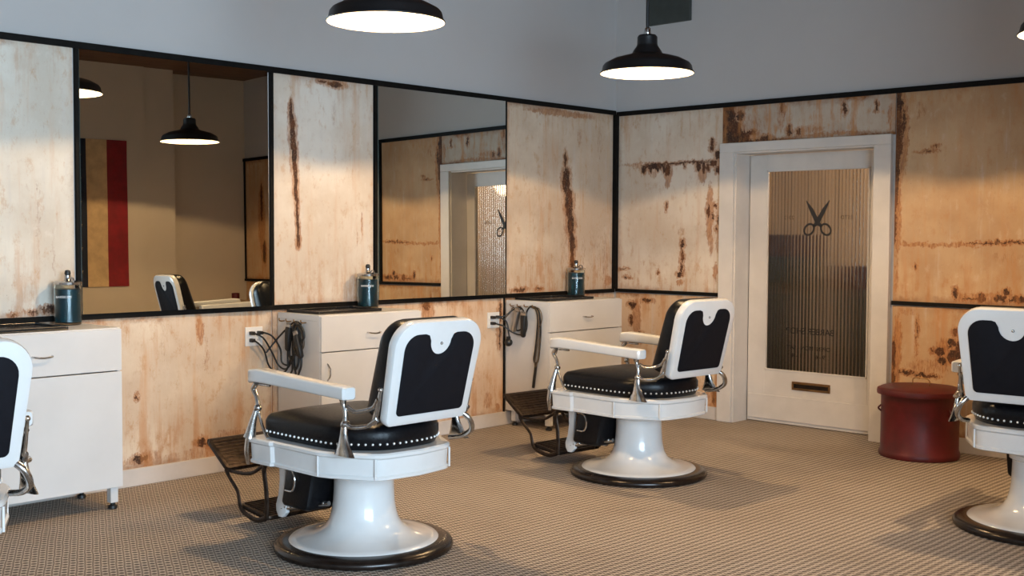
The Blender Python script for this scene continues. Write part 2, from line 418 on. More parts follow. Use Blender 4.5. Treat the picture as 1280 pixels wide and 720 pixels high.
# black trim lines
tn = [0]
def trim(*a, mat='black'):
    tn[0] += 1
    return S_box('trim_%d' % tn[0], *a, mat=mat)
TOP0, TOP1, MID0, MID1 = 2.415, 2.45, 0.955, 0.985
trim(0, 0.028, -9.5, -0.03, TOP0, TOP1)
trim(0.03, RX, -0.028, 0, TOP0 - 0.01, TOP1 - 0.01)
trim(0, 0.026, -9.5, -0.03, MID0, MID1)
trim(0.03, 1.045, -0.026, 0, MID0 + 0.005, MID1 + 0.002)
trim(2.44, RX, -0.026, 0, MID0 + 0.005, MID1 + 0.002)
trim(0, 0.045, -0.045, 0, MID1, TOP0)                     # corner post
for y in (-4.665, -3.415, -2.585, -1.335, -6.12): trim(0, 0.024, y - 0.010, y + 0.010, MID1, TOP0)
trim(0, 0.024, -1.345, -1.338, 0.1, MID0)
for x in (3.40, 4.68, 6.465): trim(x, x + 0.03, -0.022, 0, MID1 + .002, TOP0 - .01)
# baseboards
bb = [('left', (0, 0.022, -9.4, 0, 0, 0.10))]
S_box('baseboard_left', 0, 0.024, -9.45, -0.03, 0, 0.10, mat='base', bev=0.004)
S_box('baseboard_far', 2.45, 6.45, -0.024, 0, 0, 0.10, mat='base', bev=0.004)
S_box('baseboard_corner', 0.0, 1.035, -0.024, 0, 0, 0.10, mat='base', bev=0.004)

# ------------------------------------------------------------------ distressed wall panels
def wall_panel(side, a0, a1, z0, z1, label, dark=(), orange=(), seed=0, warm=0.5, **kw):
    W_ = a1 - a0; H_ = z1 - z0
    cv = lambda L: [(t[0] - a0, t[1] - z0) + tuple(t[2:]) for t in L]
    m = panel_mat('distressed_plaster_' + str(seed), cv(dark), cv(orange), seed, warm, W_, H_, **kw)
    bm = bmesh.new(); box(bm, 0, W_, -0.011, 0.0, 0, H_)
    o = link('wall_panel', bm, m)
    if side == 'left': o.location = (0.0, a0, z0); o.rotation_euler = (0, 0, PI / 2)
    else: o.location = (a0, 0, z0)
    tag(o, label, 'wall panel')
    return o
U0, U1 = MID1, TOP0
wall_panel('left', -6.10, -4.685, U0, U1, 'pale weathered wall panel left of the mirror with the flag in it', seed=1, warm=0.28,
    dark=[(-4.83, 1.02, .05, .02), (-4.92, 1.01, .03, .012), (-5.02, 1.0, .02, .01)], orange=[(-4.88, 1.5, .015, .3, .5), (-4.80, 1.3, .012, .2, .5), (-4.84, 2.0, .01, .12, .4)],
    cream=((0.60, 0.53, 0.455, 1), (0.74, 0.69, 0.62, 1)))
wall_panel('left', -3.395, -2.605, U0, U1, 'weathered wall panel between the two mirrors with one long brown rust streak', seed=2, warm=0.30,
    dark=[(-3.268, 2.19, .012, .09), (-3.254, 2.06, .022, .13), (-3.243, 1.92, .020, .14), (-3.232, 1.75, .014, .15), (-3.222, 1.58, .010, .14), (-3.216, 1.46, .010, .10), (-3.212, 1.38, .014, .05), (-2.92, 2.39, .07, .02), (-3.02, 2.40, .04, .01)],
    orange=[(-3.27, 2.1, .035, .2, .7), (-3.05, 2.05, .015, .25, .3), (-2.93, 2.2, .03, .12, .5), (-2.70, 1.48, .008, .12, .8), (-2.74, 1.42, .007, .1, .6), (-2.65, 1.2, .006, .3, .5), (-3.1, 1.1, .2, .03, .4)],
    cream=((0.62, 0.52, 0.43, 1), (0.74, 0.67, 0.60, 1)), warp=0.35)
wall_panel('left', -1.318, -0.05, U0, U1, 'rust-streaked wall panel right of the second mirror beside the room corner', seed=3, warm=0.45,
    dark=[(-0.645, 2.02, .018, .08, .8), (-0.635, 1.86, .045, .12), (-0.60, 1.68, .05, .14), (-0.575, 1.50, .045, .12), (-0.555, 1.36, .035, .08), (-0.555, 1.22, .025, .16), (-0.56, 1.05, .02, .08, .8), (-1.17, 1.01, .07, .015), (-0.95, 1.01, .04, .012)],
    orange=[(-0.62, 1.6, .07, .4, .6), (-0.14, 1.2, .05, .35, .6), (-0.3, 1.4, .04, .2, .5), (-0.42, 1.3, .03, .2, .5), (-0.7, 2.38, .5, .035, .9), (-0.22, 2.2, .05, .2, .5), (-0.48, 2.2, .03, .1, .6), (-0.1, 1.05, .06, .06, .9), (-0.2, 1.3, .14, .3, .45), (-0.35, 1.15, .3, .12, .45), (-0.62, 1.25, .12, .35, .5)])
wall_panel('left', -9.4, -3.42, 0.10, MID0, 'long low wall panel under the flag mirror beside the leftmost cabinet', seed=4, warm=0.5,
    dark=[(-4.31, 0.145, .05, .022), (-3.92, 0.20, .03, .03), (-3.86, 0.18, .05, .018), (-4.33, .5, .008, .012)],
    orange=[(-4.25, 0.15, .1, .05, .7), (-3.92, .86, .03, .12, .9), (-3.88, .7, .02, .15, .6), (-4.15, .8, .04, .2, .4), (-3.7, 0.2, .2, .06, .7), (-4.0, .13, .4, .04, .6), (-3.6, .3, .05, .2, .4)])
wall_panel('left', -3.41, -1.347, 0.10, MID0, 'low wall panel behind the middle cabinet with a rust drip by the outlet', seed=5, warm=0.5,
    dark=[(-1.375, .86, .012, .09), (-1.38, .68, .009, .12, .8), (-2.12, .93, .04, .03)], orange=[(-1.40, .75, .03, .25, .8), (-2.1, .88, .08, .08, .9), (-1.5, .2, .06, .08, .7), (-1.7, .5, .05, .2, .5), (-1.4, .14, .03, .04, .9)],
    cream=((0.60, 0.43, 0.31, 1), (0.70, 0.55, 0.42, 1)))
wall_panel('left', -1.337, -0.02, 0.10, MID0, 'low wall panel behind the cabinet nearest the room corner', seed=6, warm=0.6, orange=[(-.25, .8, .1, .15)])
wall_panel('far', 0.045, 1.048, U0, U1 - .01, 'wall panel between room corner and door with dripping rust marks', seed=7, warm=0.35,
    dark=[(.62, 2.0, .36, .009), (.40, 1.985, .13, .022), (.30, 1.965, .03, .04), (.37, 1.965, .015, .035), (.44, 1.965, .014, .03), (.54, 1.945, .028, .055), (.505, 1.96, .015, .04), (.70, 1.985, .01, .02), (.83, 1.965, .022, .045), (.88, 1.955, .022, .05), (.92, 1.965, .02, .035), (.97, 1.985, .04, .025), (.955, 2.12, .018, .06), (1.01, 2.05, .025, .04), (1.01, 1.93, .02, .03),
          (.53, 1.66, .008, .05), (.69, 1.36, .02, .035), (.69, 1.27, .013, .06), (.685, 1.17, .016, .035), (.67, 1.12, .03, .018), (.93, 1.62, .02, .05), (.99, 1.66, .015, .02), (.97, 1.57, .012, .03), (1.02, 1.55, .012, .04), (1.0, 1.48, .012, .02), (.45, 1.13, .01, .008), (.14, 1.08, .035, .006), (.10, 1.15, .05, .004)],
    orange=[(.54, 1.9, .04, .12), (.40, 1.93, .06, .05, .7), (.87, 1.9, .05, .08), (.94, 1.6, .04, .28), (.96, 1.35, .025, .1, .8), (.68, 1.25, .035, .16, .8), (.67, 1.05, .04, .03), (1.0, 1.15, .03, .08, .9), (.68, 1.46, .05, .05, .6), (.5, 2.2, .1, .1, .35), (1.02, 1.5, .03, .3, .7), (.12, 1.02, .07, .03, .5)],
    cream=((0.60, 0.49, 0.39, 1), (0.71, 0.62, 0.53, 1)))
wall_panel('far', 1.05, 2.437, 2.128, TOP0 - .01, 'short rusty wall panel above the white door', seed=8, warm=0.8,
    dark=[(1.10, 2.28, .07, .2), (1.16, 2.2, .07, .10), (1.22, 2.17, .08, .05), (1.2, 2.33, .03, .05, .8), (1.3, 2.2, .05, .02), (1.42, 2.16, .05, .02), (1.62, 2.2, .02, .04), (1.70, 2.18, .02, .03), (1.56, 2.38, .01, .05), (2.06, 2.33, .015, .05), (2.3, 2.33, .01, .04), (1.35, 2.14, .25, .012)],
    orange=[(1.3, 2.25, .12, .12, .6), (1.55, 2.3, .04, .14, .7), (1.58, 2.36, .02, .06), (1.75, 2.2, .2, .03, .7), (1.95, 2.155, .35, .02, .8), (2.40, 2.25, .02, .12, .8), (1.42, 2.3, .03, .1, .5)], cream=((0.42, 0.33, 0.26, 1), (0.54, 0.46, 0.38, 1)))
FC = ((0.46, 0.29, 0.165, 1), (0.58, 0.40, 0.245, 1))
wall_panel('far', 2.445, 3.395, U0, U1 - .01, 'wall panel right of the door with a blackened rusty left edge', seed=9, warm=0.45,
    dark=[(2.455, 2.3, .035, .16), (2.46, 2.1, .04, .16), (2.45, 1.9, .03, .16), (2.445, 1.7, .022, .16), (2.445, 1.5, .012, .14), (2.50, 2.2, .02, .1, .7), (2.66, 2.0, .06, .006, .6), (2.72, 2.03, .02, .008, .6), (3.05, 1.385, .15, .006, .75), (3.25, 1.395, .14, .007, .8), (2.75, 1.375, .25, .003, .4), (2.88, 1.05, .018, .04), (2.98, 1.02, .06, .01), (3.05, 1.03, .03, .03), (3.17, 1.03, .05, .025), (3.21, 1.07, .02, .03), (3.3, 1.03, .08, .02), (2.60, 1.22, .008, .012)],
    orange=[(2.5, 2.1, .04, .3), (2.47, 1.6, .03, .4, .9), (2.47, 1.15, .02, .15, .7), (3.1, 1.7, .03, .25, .4), (2.62, 2.28, .05, .08, .6), (3.1, 1.03, .3, .05, .8), (3.2, 1.3, .15, .05, .5), (2.85, 1.6, .02, .3, .3)], cream=FC)
wall_panel('far', 2.445, 6.48, 0.10, MID0, 'low wall panel behind the red bin with a black peeling patch', seed=10, warm=0.55,
    dark=[(2.78, .66, .035, .03), (2.80, .60, .03, .03), (2.86, .72, .03, .03), (2.87, .63, .04, .05), (2.88, .80, .02, .03), (2.92, .68, .04, .08), (2.73, .66, .015, .012), (2.455, .62, .02, .12), (2.455, .42, .02, .1), (2.55, .50, .06, .01), (2.66, .49, .05, .012), (2.74, .49, .04, .012), (2.62, .8, .008, .1, .6)],
    orange=[(2.84, .66, .12, .12, .9), (2.48, .65, .04, .3), (2.62, .75, .02, .2, .8), (2.7, .55, .2, .06, .7), (2.55, .92, .1, .03, .6)], cream=FC)
wall_panel('far', 0.03, 1.04, 0.10, MID0, 'low wall panel between the corner cabinet and the white door frame', seed=11, warm=0.6,
    dark=[(.2, .86, .04, .03), (.19, .73, .02, .05), (.28, .60, .02, .05), (1.0, .17, .02, .06), (.35, .9, .05, .02)], orange=[(.24, .75, .06, .2, .9), (.97, .2, .05, .15, .8), (.9, .5, .05, .3, .5)], cream=((0.58, 0.40, 0.26, 1), (0.68, 0.51, 0.36, 1)))
wall_panel('far', 4.71, 6.465, U0, U1 - .01, 'rusty wall panel by the far right corner, seen only in the mirror', seed=12, warm=0.6,
    dark=[(6.1, 1.9, .03, .25), (6.05, 1.3, .04, .15), (5.6, 1.6, .03, .2)], orange=[(6.1, 1.7, .1, .5), (5.8, 1.3, .1, .2)], cream=FC)

# ------------------------------------------------------------------ mirrors
def wall_mirror(pivot, width, z0, z1, rot, tilt, label, far=False):
    a, t = math.radians(rot), math.radians(tilt)
    bm = bmesh.new(); H_ = z1 - z0
    box(bm, 0, width, -0.006, 0, 0, H_, mi=1)
    bm.faces.ensure_lookup_table()
    for f in bm.faces:
        if f.calc_center_median().y < -0.0059: f.material_index = 0
    o = link('wall_mirror', bm, None, mats=[M['mirror'], M['mirror_edge']])
    base = 0 if far else PI / 2
    o.matrix_world = Matrix.Translation(pivot) @ Matrix.Rotation(base - a, 4, 'Z') @ Matrix.Rotation(t, 4, 'X')
    tag(o, label, 'mirror')
    return o
wall_mirror((0.034, -4.655, MID1 + .002), 1.175, MID1, TOP0 - .006, 2.1, -0.5, 'large wall mirror above the long low panel, showing a flag and a pendant lamp')
wall_mirror((0.034, -2.575, MID1 + .002), 1.19, MID1, TOP0 - .006, 1.6, -0.4, 'large wall mirror over the middle cabinet, showing the white door frame')
wall_mirror((3.435, -0.024, MID1 + .004), 1.24, MID1, TOP0 - .014, 0, 0, 'mirror on the far wall beyond the chair at the right edge', far=True)

# ------------------------------------------------------------------ door
dr = empty('door_1', (0, 0, 0), kind='structure')
bm = bmesh.new()
CW = 0.125
for x0, x1, z0, z1 in ((DX0 - CW, DX0, 0, DZ), (DX1, DX1 + CW, 0, DZ), (DX0 - CW, DX1 + CW, DZ, DZ + .07)):
    box(bm, x0, x1, -0.045, 0.0, z0, z1, bev=0.004)
box(bm, DX0, DX0 + .012, -0.02, DY, 0, DZ - .012); box(bm, DX1 - .012, DX1, -0.02, DY, 0, DZ - .012); box(bm, DX0, DX1, -0.02, DY, DZ - .012, DZ)
link('door_frame', bm, M['door'], dr)
lx0, lx1 = DX0 + .016, DX1 - .016
gx0, gx1, gz0, gz1 = 1.335, 2.175, 0.405, 1.925
bm = bmesh.new(); y0, y1 = DY, DY + .045
box(bm, lx0, gx0, y0, y1, 0.006, DZ - .016, bev=.003); box(bm, gx1, lx1, y0, y1, 0.006, DZ - .016, bev=.003)
box(bm, gx0, gx1, y0, y1, gz1, DZ - .016); box(bm, gx0, gx1, y0, y1, 0.006, gz0)
# glazing beads and the raised kick board
for a in ((gx0, gx0 + .012, gz0, gz1), (gx1 - .012, gx1, gz0, gz1), (gx0, gx1, gz0, gz0 + .012), (gx0, gx1, gz1 - .012, gz1)):
    box(bm, a[0], a[1], y0 - .006, y0 + .012, a[2], a[3], bev=.002)
box(bm, lx0 + .01, lx1 - .01, y0 - .012, y0, 0.03, 0.215, bev=.003)
link('door_leaf', bm, M['door'], dr)
bm = bmesh.new(); n = 30; seg = 8; xs = []
for i in range(n * seg + 1):
    x = gx0 + .004 + (gx1 - gx0 - .008) * i / (n * seg); ph = (i % seg) / seg if i < n * seg else 0
    xs.append((x, DY + .018 - 0.0022 * math.sin(PI * ph)))
loft(bm, [[(x, y, z) for x, y in xs] + [(x, DY + .026, z) for x, _ in reversed(xs)] for z in (gz0 + .004, gz1 - .004)])
gp = link('reeded_glass_pane', bm, M['reeded'], dr, smooth=60)
gp['label'] = 'fluted frosted glass pane'
# letter slot
ls = None
bm = bmesh.new()
box(bm, 1.575, 1.89, y0 - .008, y0, 0.272, 0.288, bev=.002); box(bm, 1.575, 1.89, y0 - .008, y0, 0.318, 0.336, bev=.002)
box(bm, 1.575, 1.59, y0 - .008, y0, 0.288, 0.318); box(bm, 1.875, 1.89, y0 - .008, y0, 0.288, 0.318)
ls = link('letter_slot', bm, M['brass'], dr)
bm = bmesh.new(); box(bm, 1.588, 1.877, y0 - .003, y0 - .001, 0.286, 0.32); link('slot_flap', bm, M['ring'], ls)
# lettering on the glass, reads from the street side
M['ink'] = simple('black_lettering', (0.008, 0.008, 0.01, 1), 0.6, var=0.05)
M['ink_soft'] = simple('brown_lettering', (0.09, 0.06, 0.035, 1), 0.6, var=0.05)
def text_mesh(name, body, size, mat, parent, mw, spacing=1.0, depth=0.0006):
    cu = bpy.data.curves.new(name, 'FONT'); cu.body = body; cu.size = size; cu.align_x = 'CENTER'; cu.align_y = 'CENTER'; cu.extrude = depth; cu.space_character = spacing
    t = bpy.data.objects.new(name + '_c', cu); COL.objects.link(t)
    dg = bpy.context.evaluated_depsgraph_get(); me = bpy.data.meshes.new_from_object(t.evaluated_get(dg))
    bpy.data.objects.remove(t)
    me.materials.clear(); me.materials.append(mat)
    o = bpy.data.objects.new(name, me); COL.objects.link(o)
    if parent: o.parent = parent
    o.matrix_basis = mw
    return o
def on_glass(x, z): return Matrix.Translation((x, DY + 0.0115, z)) @ Matrix.Rotation(PI, 4, 'Z') @ Matrix.Rotation(PI / 2, 4, 'X')
text_mesh('lettering', 'BARBER SHOP', 0.066, M['ink'], dr, on_glass(1.71, 0.715), 0.95)
text_mesh('lettering', 'OPEN  MON - SAT', 0.044, M['ink'], dr, on_glass(1.70, 0.59))
text_mesh('lettering', '9 - 6         1 - 4', 0.044, M['ink'], dr, on_glass(1.70, 0.53))
text_mesh('lettering', 'ESTD', 0.040, M['ink_soft'], dr, on_glass(1.99, 1.565), 1.1)
text_mesh('lettering', '2012', 0.040, M['ink_soft'], dr, on_glass(1.52, 1.565), 1.1)
# scissors emblem
bm = bmesh.new()
def strip(pts, wd, yy):
    for (ax, az, aw), (bx, bz, bw) in zip([(p[0], p[1], q) for p, q in zip(pts, wd)], [(p[0], p[1], q) for p, q in zip(pts[1:], wd[1:])]):
        d = Vector((bx - ax, bz - az)); d.normalize(); nx, nz = -d.y, d.x
        q = [(ax + nx * aw, az + nz * aw), (bx + nx * bw, bz + nz * bw), (bx - nx * bw, bz - nz * bw), (ax - nx * aw, az - nz * aw)]
        loft(bm, [[(a, yy, c) for a, c in q], [(a, yy + .0007, c) for a, c in q]])
for s in (-1, 1):
    strip([(s * -.095, .125), (s * -.05, .055), (s * .0, -.035), (s * .03, -.065)], [.003, .016, .018, .010], 0.0004 * s)
    ring = [(s * (.068 + .034 * math.cos(a) * 1.0 + .022 * math.sin(a)), -.088 + .028 * math.sin(a) - .030 * math.cos(a)) for a in [2 * PI * i / 20 for i in range(21)]]
    strip(ring, [.0075] * 21, 0.0004 * s)
em = link('scissors_emblem', bm, M['ink'], dr); em.location = (1.757, DY + .0112, 1.565)
# vestibule behind the door
S_box('wall_vestibule', 0.0, 3.4, 2.0, 2.1, -0.1, 2.9, mat='tan')
S_box('wall_vestibule_left', 0.0, 0.1, 0.25, 2.0, -0.1, 2.9, mat='tan')
S_box('wall_vestibule_right', 3.3, 3.4, 0.25, 2.0, -0.1, 2.9, mat='tan')
S_box('floor_vestibule', 0.0, 3.4, 0.25, 2.1, -0.1, 0.0, mat='ring')
S_box('ceiling_vestibule', 0.0, 3.4, 0.25, 2.1, 2.9, 3.0, mat='tan')
M['shelf_dark'] = simple('dark_green_cabinet_paint', (0.05, 0.055, 0.042, 1), 0.5, var=0.1)
M['shelf_brown'] = simple('dark_brown_wood', (0.09, 0.035, 0.018, 1), 0.5, var=0.2)
def vest_cab(x0, x1, zt, label):
    e = empty('tall_cupboard', ((x0 + x1) / 2, 1.87, 0), label=label, cat='cupboard')
    h = (x1 - x0) / 2
    bm = bmesh.new(); box(bm, -h, h, -.1, .12, 0.0, zt - .2, bev=.006); link('carcass', bm, M['shelf_dark'], e)
    bm = bmesh.new(); box(bm, -h - .02, h + .02, -.12, .12, zt - .2, zt, bev=.006); link('cornice', bm, M['shelf_brown'], e)
    for s in (0, 1):
        bm = bmesh.new(); box(bm, -h + .02 + s * (h - .01), -.01 + s * (h - .01), -.115, -.1, .06, zt - .24, bev=.004); d = link('door', bm, M['shelf_dark'], e)
        bm = bmesh.new(); box(bm, -.03 + s * .04, -.018 + s * .04, -.135, -.1, .9, 1.0); link('handle', bm, M['brass'], d)
vest_cab(0.14, 0.66, 1.44, 'dark green cupboard dimly seen behind the door glass, at its left edge')
vest_cab(1.17, 1.62, 1.17, 'dark green cupboard dimly seen behind the door glass, at its right edge')
L = bpy.data.lights.new('vestibule_lamp', 'POINT'); L.energy = 46; L.color = (1.0, 0.72, 0.46); L.shadow_soft_size = 0.15
lo = bpy.data.objects.new('vestibule_lamp', L); lo.location = (2.3, 0.9, 2.0); COL.objects.link(lo)

# ventilation cover on the upper far wall
bm = bmesh.new(); box(bm, 0, 0.405, -0.03, 0, 0, 0.27, bev=.004)
o = link('ventilation_cover', bm, M['vent']); o.location = (0.34, 0, 3.105)
tag(o, 'dark green-grey ventilation cover high on the far wall behind the lamp rod', 'vent cover')

# ------------------------------------------------------------------ flag on the right wall (seen in the mirror)
fl = empty('wall_flag', (RX - 0.285, -1.62, 2.545), label='flag with navy, cream and red bands hung on the right wall', cat='flag')
M['flag_red'] = simple('red_flag_cloth', (0.26, 0.012, 0.018, 1), 0.85, var=0.15, nscale=9)
M['flag_cream'] = simple('cream_flag_cloth', (0.62, 0.42, 0.22, 1), 0.85, var=0.12, nscale=9)
M['flag_navy'] = simple('navy_flag_cloth', (0.012, 0.016, 0.035, 1), 0.85, var=0.15, nscale=9)
def cloth(y0, y1, z0, z1, name, mat):
    bm = bmesh.new(); n = 12
    def wob(y, z): return -0.008 - 0.004 * math.sin(y * 21 + z * 2) - 0.003 * math.sin(z * 6)
    rings = []
    for j in range(n + 1):
        z = z0 + (z1 - z0) * j / n
        rings.append([(wob(y, z), y, z) for y in [y0 + (y1 - y0) * i / 6 for i in range(7)]] + [(0.0, y, z) for y in [y1 + (y0 - y1) * i / 6 for i in range(7)]])
    loft(bm, rings); return link(name, bm, mat, fl, smooth=True)
cloth(-0.23, 0.0, -1.60, 0, 'stripe', M['flag_red'])
cloth(-0.46, -0.23, -1.60, 0, 'stripe', M['flag_cream'])
nv = cloth(-1.1, -0.46, -1.60, 0, 'canton', M['flag_navy'])
for j in range(6):
    for i in range(3):
        bm = bmesh.new(); pts = []
        for k in range(10):
            r = .022 if k % 2 == 0 else .010; a = PI / 2 + PI * k / 5; pts.append((r * math.cos(a), r * math.sin(a)))
        loft(bm, [[(-0.017 - d, p[0], p[1]) for p in pts] for d in (0, .001)])
        st = link('star', bm, M['flag_cream'], nv); st.location = (0, -.535 - i * .2, -.18 - j * .25)

# ------------------------------------------------------------------ pendant lamps
def make_lamp(loc, label, top):
    e = empty('pendant_lamp', loc, label=label, cat='lamp', group='black pendant lamps over the chairs')
    prof = [(.275, 0), (.277, .006), (.268, .018), (.262, .045), (.250, .060), (.200, .086), (.150, .100), (.108, .110), (.090, .118), (.080, .138), (.064, .160), (.060, .172), (.059, .215), (.050, .226), (.022, .229)]
    bm = bmesh.new(); lathe(bm, prof, 56, cap1=True); link('lamp_shade', bm, M['lamp'], e, smooth=35)
    inner = [(.274, 0), (.266, .012), (.259, .042), (.247, .056), (.198, .084), (.148, .098), (.098, .111), (.07, .135), (.054, .17), (.05, .2)]
    bm = bmesh.new(); lathe(bm, inner, 56, cap1=True); link('inner_reflector', bm, M['lamp_in'], e, smooth=35)
    bm = bmesh.new(); lathe(bm, [(.020, .229), (.022, .235), (.018, .262), (.010, .27)], 20, cap0=True, cap1=True); ball(bm, (.012, .0, .262), .009, 8); link('cap', bm, M['chrome'], e, smooth=35)
    bm = bmesh.new(); tube(bm, [(0, 0, .265), (0, 0, top - loc[2] - .02)], .0095, 10, smooth=False); link('rod', bm, M['lamp'], e, smooth=True)
    bm = bmesh.new(); lathe(bm, [(.055, top - loc[2] - .03), (.06, top - loc[2] - .02), (.06, top - loc[2] - .001)], 24, cap0=True, cap1=True); link('ceiling_rose', bm, M['lamp'], e, smooth=35)
    bm = bmesh.new(); lathe(bm, [(.018, .125), (.018, .165), (.03, .17), (.03, .199)], 20, cap0=True, cap1=True); link('socket', bm, M['outlet'], e, smooth=35)
    bm = bmesh.new(); lathe(bm, [(.001, .095), (.010, .097), (.017, .103), (.018, .108), (.016, .115), (.012, .121), (.010, .127)], 24, cap0=True, cap1=True); link('bulb', bm, M['bulb'], e, smooth=True)
    li = bpy.data.lights.new('bulb_light', 'POINT'); li.energy = BULB_POWER; li.color = BULB_COL; li.shadow_soft_size = 0.008
    lo_ = bpy.data.objects.new('bulb_light', li); lo_.location = (0, 0, .082); COL.objects.link(lo_); lo_.parent = e
    return e
make_lamp((1.84, -4.05, 2.415), 'black pendant lamp cut by the top edge over the nearest full chair', CZ0)
make_lamp((1.84, -2.03, 2.385), 'black pendant lamp hanging in full view over the middle chair', CZ0)
make_lamp((4.22, -1.88, 2.375), 'black pendant lamp barely entering at the top right over the right chair', CZ0)

# ------------------------------------------------------------------ barber chair
def half_mirror(pts):  # right half (x>=0) from front to rear -> closed clockwise outline made counter-clockwise
    full = pts + [(-x, y) for x, y in reversed(pts) if x > 1e-6]
    a = sum(full[i - 1][0] * full[i][1] - full[i][0] * full[i - 1][1] for i in range(len(full)))
    return full if a > 0 else list(reversed(full))
def make_chair(loc, rz, label, group=None):
    e = empty('barber_chair', loc, rz, label=label, cat='barber chair', group=group)
    # base
    bm = bmesh.new(); lathe(bm, [(.30, 0), (.395, 0), (.405, .006), (.408, .018), (.402, .032), (.385, .042), (.36, .046), (.33, .046)], 72, cap0=True, cap1=True)
    link('base_ring', bm, M['ring'], e, smooth=40)
    bm = bmesh.new(); lathe(bm, [(.335, .040), (.340, .047), (.334, .053), (.305, .057), (.268, .063), (.230, .073), (.198, .088), (.173, .110), (.156, .140), (.146, .178), (.140, .22), (.137, .28), (.136, .338), (.143, .343), (.151, .347), (.152, .368), (.145, .374), (.145, .384), (.10, .386), (.10, .46)], 72, cap0=True, cap1=True)
    link('pedestal', bm, M['porcelain'], e, smooth=45)
    # porcelain apron around the seat
    half = [(0, .425), (.20, .425), (.325, .410), (.350, .392), (.355, .36), (.352, .235), (.338, .222), (.340, -.09), (.334, -.115), (.318, -.16), (.225, -.325), (.20, -.35), (.165, -.365), (0, -.385)]
    pl = half_mirror(half)
    rings = []
    for q, z in ((.045, .380), (.012, .381), (.004, .385), (.003, .396), (.010, .402), (.008, .44), (.006, .472), (-.003, .480), (-.004, .492), (.004, .499), (.03, .500)):
        rings.append([(x, y, z) for x, y in offset_poly(pl, q)])
    bm = bmesh.new(); loft(bm, rings)
    for x, y in ((.336, -.098), (.215, -.338)):
        for s in (-1, 1): tube(bm, [(s * x, y, .388), (s * x, y, .476)], .0045, 8, smooth=False)
    link('seat_apron', bm, M['porcelain'], e, smooth=28)
    # moulded ribs on the apron corners
    # cushion
    cp = chaikin(half_mirror([(0, .375), (.20, .375), (.285, .355), (.298, .30), (.298, -.08), (.28, -.17), (.16, -.32), (0, -.34)]), 2)
    rings = []
    for q, z in ((.03, .500), (.004, .503), (-.004, .52), (-.010, .545), (-.010, .575), (.0, .594), (.014, .606), (.06, .620), (.13, .632), (.2, .637)):
        k = 1.0
        if q <= .02: rings.append([(x, y, z) for x, y in offset_poly(cp, q)])
        else:
            s = 1 - q / .31; rings.append([(x * s, .03 + (y - .03) * s, z) for x, y in cp])
    bm = bmesh.new(); loft(bm, rings); cu = link('seat_cushion', bm, M['leather'], e, smooth=60)
    outl = offset_poly(cp, -.0095); per = [Vector(p) for p in outl]; acc = 0; nxt = 0
    bm = bmesh.new(); bmesh.ops.create_uvsphere(bm, u_segments=8, v_segments=6, radius=.0058)
    nail = None
    for i in range(len(per)):
        a, b_ = per[i], per[(i + 1) % len(per)]; Ls = (b_ - a).length
        while nxt <= acc + Ls and Ls > 0:
            p = a + (b_ - a) * ((nxt - acc) / Ls)
            if nail is None: nail = link('nail', bm, M['nail'], cu, smooth=True); q_ = nail; nail['label'] = 'bright upholstery nail'
            else: q_ = nail.copy(); COL.objects.link(q_); q_.parent = cu
            q_.location = (p.x, p.y, .530); nxt += .031
        acc += Ls
    # backrest
    ty = math.atan2(.10, .42); by, bz = -.405, .628
    def bp(u, v, d):  # d>0 to the front
        return (u, by - v * math.sin(ty) + d * math.cos(ty), bz + v * math.cos(ty) + d * math.sin(ty))
    HB = .445
    out = rrect(-.25, .25, 0, HB, [.028, .105, .105, .028], 8)
    out = [(u * (0.93 + .07 * min(1, v / .2)) if v < .2 else u, v + .012 * (1 - (u / .25) ** 2) * (1 if v > .2 else -1)) for u, v in out]
    bm = bmesh.new(); slab(bm, out, -.022, .028, .012, bp); link('back_frame', bm, M['porcelain'], e, smooth=40)
    # rear panel with the round notch at its top
    inn = rrect(-.198, .198, .045, HB - .045, [.02, .07, .07, .02], 7)
    inn = [(u * (0.94 + .06 * min(1, v / .2)), v) for u, v in inn]
    top = HB - .045; nr = .060; pts = []
    iR = [p for p in inn if p[0] > 0]; iL = [p for p in inn if p[0] < 0]
    notch = []
    for i in range(15):
        a = 0 - PI * i / 14; notch.append((nr * math.cos(a), top - .030 + nr * math.sin(a) * 1.05))
    lip_r = [(nr + .030, top), (nr + .012, top - .006)]; lip_l = [(-nr - .012, top - .006), (-nr - .030, top)]
    outline = iR + lip_r + notch + lip_l + iL
    bm = bmesh.new(); slab(bm, outline, -.0275, -.018, .0015, bp); link('back_panel', bm, M['vinyl'], e, smooth=30)
    bm = bmesh.new(); res = bmesh.ops.create_uvsphere(bm, u_segments=10, v_segments=6, radius=.007); bmesh.ops.translate(bm, verts=res['verts'], vec=bp(0.005, top - .045, -.023)); link('screw', bm, M['chrome'], e, smooth=True)
    # front pad
    pad = offset_poly(out, .014)
    rings = []
    for q, d in ((0, .026), (-.002, .04), (-.002, .068), (.006, .082), (.02, .092), (.06, .102), (.12, .108)):
        if q <= .02: rings.append([bp(u, v, .026 + (d - .026) * (1.15 + .75 * (1 - v / HB))) for u, v in offset_poly(pad, q)])
        else:
            s = 1 - q / .26; rings.append([bp(u * s, HB / 2 + (v - HB / 2) * s, .026 + (d - .026) * (1.15 + .75 * (1 - (HB / 2 + (v - HB / 2) * s) / HB))) for u, v in pad])
    bm = bmesh.new(); loft(bm, rings); link('back_pad', bm, M['leather'], e, smooth=60)
